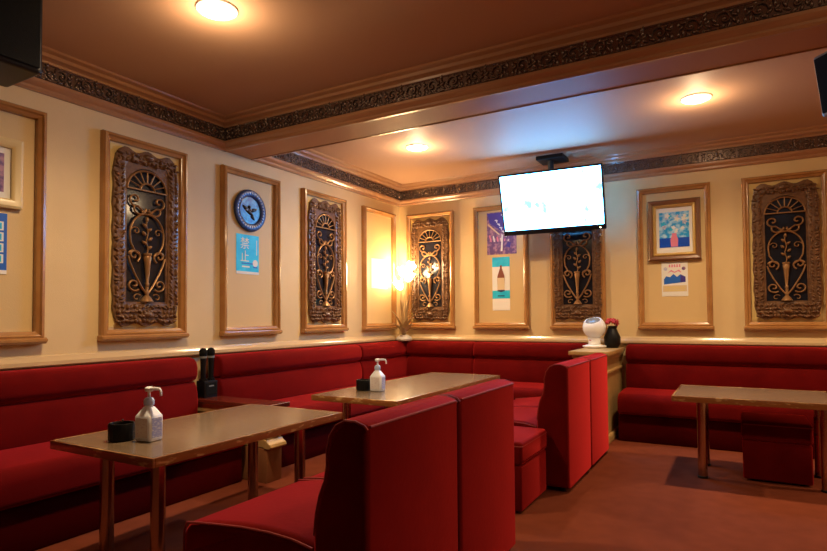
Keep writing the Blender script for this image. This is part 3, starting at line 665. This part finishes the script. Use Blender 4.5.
# ------------------------------------------------------------------ table-top things
def sanitizer(label, loc, rz):
    t = thing('sanitizer_bottle', label, 'bottle', loc, rz, 'white pump bottles')
    bm = B(); a, c = .048, .040
    def ring(a_, c_, r_, z): return [bm.verts.new((x, y, z)) for x, y in rrect(-a_, a_, -c_, c_, (r_,)*4, 3)]
    rs = [ring(a-.004, c-.004, .012, 0), ring(a, c, .014, .006), ring(a, c, .014, .108), ring(a-.005, c-.005, .014, .116), ring(.024, .022, .018, .146), ring(.016, .016, .0155, .152), ring(.016, .016, .0155, .156)]
    for p, q in zip(rs, rs[1:]):
        for i in range(len(p)): bm.faces.new((p[i], p[(i+1) % len(p)], q[(i+1) % len(q)], q[i]))
    bm.faces.new(rs[0][::-1]); bm.faces.new(rs[-1]); bd = obj('body', bm, 'bottle', t, 40)
    obj('label', bx(B(), a+.0002, a+.0012, -.027, .027, .016, .102), 'bluelabel', bd); obj('label', bx(B(), -.034, .034, -c-.0012, -c-.0002, .016, .102), 'graylabel', bd)
    obj('cap', lathe(B(), [(0, .1565), (.022, .1565), (.023, .175), (.018, .186), (.012, .190), (0, .190)], 20), 'bluecap', t)
    p = obj('pump', lathe(B(), [(0, .1905), (.006, .1905), (.006, .215), (.017, .218), (.018, .232), (.012, .238), (0, .238)], 16), 'white', t)
    obj('nozzle', tube(B(), [(.014, 0, .229), (.045, 0, .231), (.062, 0, .230), (.069, 0, .222), (.071, 0, .200)], [.008, .007, .006, .0055, .005], 10), 'white', p)
sanitizer('white pump sanitizer bottle on the table nearest the camera', (1.297, -4.350, .577), .12)
sanitizer('white pump sanitizer bottle on the long table by the corner bench', (1.283, -2.455, .577), .12)
def ashtray(label, loc):
    t = thing('ashtray', label, 'ashtray', loc, 0, 'round black ashtrays')
    bm = B(); n = 40; H_ = .076; R_ = .055
    prof = [(.94, 0), (1, .004), (1, H_-.004), (.97, H_), (.86, H_), (.83, H_-.006), (.82, .016), (0, .014)]
    rings = []
    for k, (f, z) in enumerate(prof):
        if f == 0: rings.append([bm.verts.new((0, 0, z))]); continue
        rings.append([bm.verts.new((R_*f*(1+(.022*math.cos(20*2*PI*j/n) if k < 3 else 0))*math.cos(2*PI*j/n), R_*f*(1+(.022*math.cos(20*2*PI*j/n) if k < 3 else 0))*math.sin(2*PI*j/n), z)) for j in range(n)])
    for a, c in zip(rings, rings[1:]):
        for j in range(n): bm.faces.new([a[j], a[(j+1) % n]]+([c[0]] if len(c) == 1 else [c[(j+1) % n], c[j]]))
    bm.faces.new(rings[0][::-1]); obj('bowl', bm, 'black', t, 30)
    for k in range(3):
        a = k*2*PI/3+.4; o = obj('cigarette_rest', bx(B(), -.008, .008, -.004, .004, 0, .008, .003, 1), 'black', t); o.location = (.050*math.cos(a), .050*math.sin(a), H_); o.rotation_euler.z = a
ashtray('round black ashtray beside the bottle on the nearest table', (1.183, -4.405, .577))
ashtray('round black ashtray beside the bottle on the long table', (1.158, -2.455, .577))

# white globe fan and dark vase on the pedestal
t = thing('desk_fan', 'white globe-shaped fan with a grey lens on the pedestal', 'fan', (2.388, -.30, .806))
obj('base', lathe(B(), [(0, 0), (.095, 0), (.112, .014), (.113, .022), (.06, .034), (0, .036)], 32), 'white', t)
obj('neck', lathe(B(), [(0, .0365), (.058, .0365), (.055, .07), (.066, .10), (0, .10)], 32), 'white', t)
tl = Matrix.Rotation(.42, 4, Vector((.97, -.22, 0)))
bm = B(); R_ = .108
lathe(bm, [(0, -R_)]+[(R_*math.cos(a), R_*math.sin(a)) for a in [-PI/2+PI*i/20 for i in range(1, 15)]]+[(.078, .075), (.070, .070), (0, .066)], 36, cen=(0, 0, .20), mtx=tl.to_4x4()); hd = obj('head', bm, 'white', t)
bm = B(); lathe(bm, [(0, .092), (.03, .090), (.055, .083), (.069, .0715), (0, .0675)], 32, cen=(0, 0, .20), mtx=tl.to_4x4()); obj('lens', bm, 'lens', hd)
bm = B()
for k in range(10):
    a = 2*PI*k/10; d = [tl @ Vector((.012*math.cos(a), .012*math.sin(a), .095)), tl @ Vector((.066*math.cos(a), .066*math.sin(a), .080))]
    tube(bm, [p+Vector((0, 0, .20)) for p in d], .0018, 5)
obj('guard_ribs', bm, 'grey', hd)
o = obj('logo_mark', bx(B(), -.013, .013, -.0605, -.0575, .073, .081, .001, 1), 'redflower', t); o.rotation_euler.z = -.5
t = thing('flower_vase', 'small dark vase with red flowers behind the white fan', 'vase', (2.535, -.19, .806)); t.scale = (1.2, 1.2, 1.25)
obj('vase', lathe(B(), [(0, 0), (.045, 0), (.062, .03), (.066, .08), (.045, .125), (.036, .15), (.044, .17), (.036, .17), (.03, .15), (0, .14)], 24), 'black', t)
rng = random.Random(2)
for k in range(7):
    a = rng.uniform(0, 2*PI); q = .036*(k > 0)
    bm = B()
    for p in range(6): lump(bm, (.010*math.cos(p*PI/3), 0, .010*math.sin(p*PI/3)), .016, .010, .012, p*PI/3)
    o = obj('flower', bm, 'redflower', t); o.location = (q*math.cos(a), q*math.sin(a)*.6, .185+rng.uniform(0, .03)); o.rotation_euler = (-.6+rng.uniform(-.3, .3), 0, rng.uniform(-.6, .6))
    obj('stalk', tube(B(), [(0, .003, -.004), (-.3*q*math.cos(a), .01, -.05)], .003, 5), 'leaf', o)

# ------------------------------------------------------------------ loudspeakers
def loudspeaker(label, loc, rz, wd, dp, ht, tilt, grille='blackmatte', case='black', arm=.05, hang=False):
    t = thing('loudspeaker', label, 'loudspeaker', loc, 0, 'black wall loudspeakers'); t.rotation_euler = (tilt, 0, rz)
    obj('cabinet', bx(B(), -wd/2, wd/2, -dp, 0, -ht/2, ht/2, .025, 4), case, t)
    obj('front_grille', bx(B(), -wd/2+.02, wd/2-.02, -dp-.012, -dp-.001, -ht/2+.02, ht/2-.02, .004, 1), grille, t)
    obj('bracket', bx(B(), -.04, .04, .0005, arm, -.08, .08, .004, 1), 'black', t)
    if hang:
        bpy.context.view_layer.update(); iv = t.matrix_world.inverted(); c0 = t.matrix_world @ Vector((0, .03, .05))
        obj('hanger', tube(B(), [iv @ c0, iv @ Vector((c0.x, c0.y, ZC-.012))], .012, 10), 'black', t)
        bm = lathe(B(), [(0, ZC-.014), (.05, ZC-.014), (.05, ZC-.0005), (0, ZC-.0005)], 20, cen=(c0.x, c0.y, 0))
        for v in bm.verts: v.co = iv @ v.co
        obj('ceiling_plate', bm, 'black', t)
    return t
loudspeaker('black loudspeaker mounted high in the upper left corner of the photo', (.42, -4.735, 2.495), LW, .40, .33, .41, 0, arm=.415)
loudspeaker('black fronted grey loudspeaker at the upper right edge of the photo', (4.215, -2.17, 2.39), -.9, .20, .18, .34, .15, 'blackmatte', 'grey', hang=True)
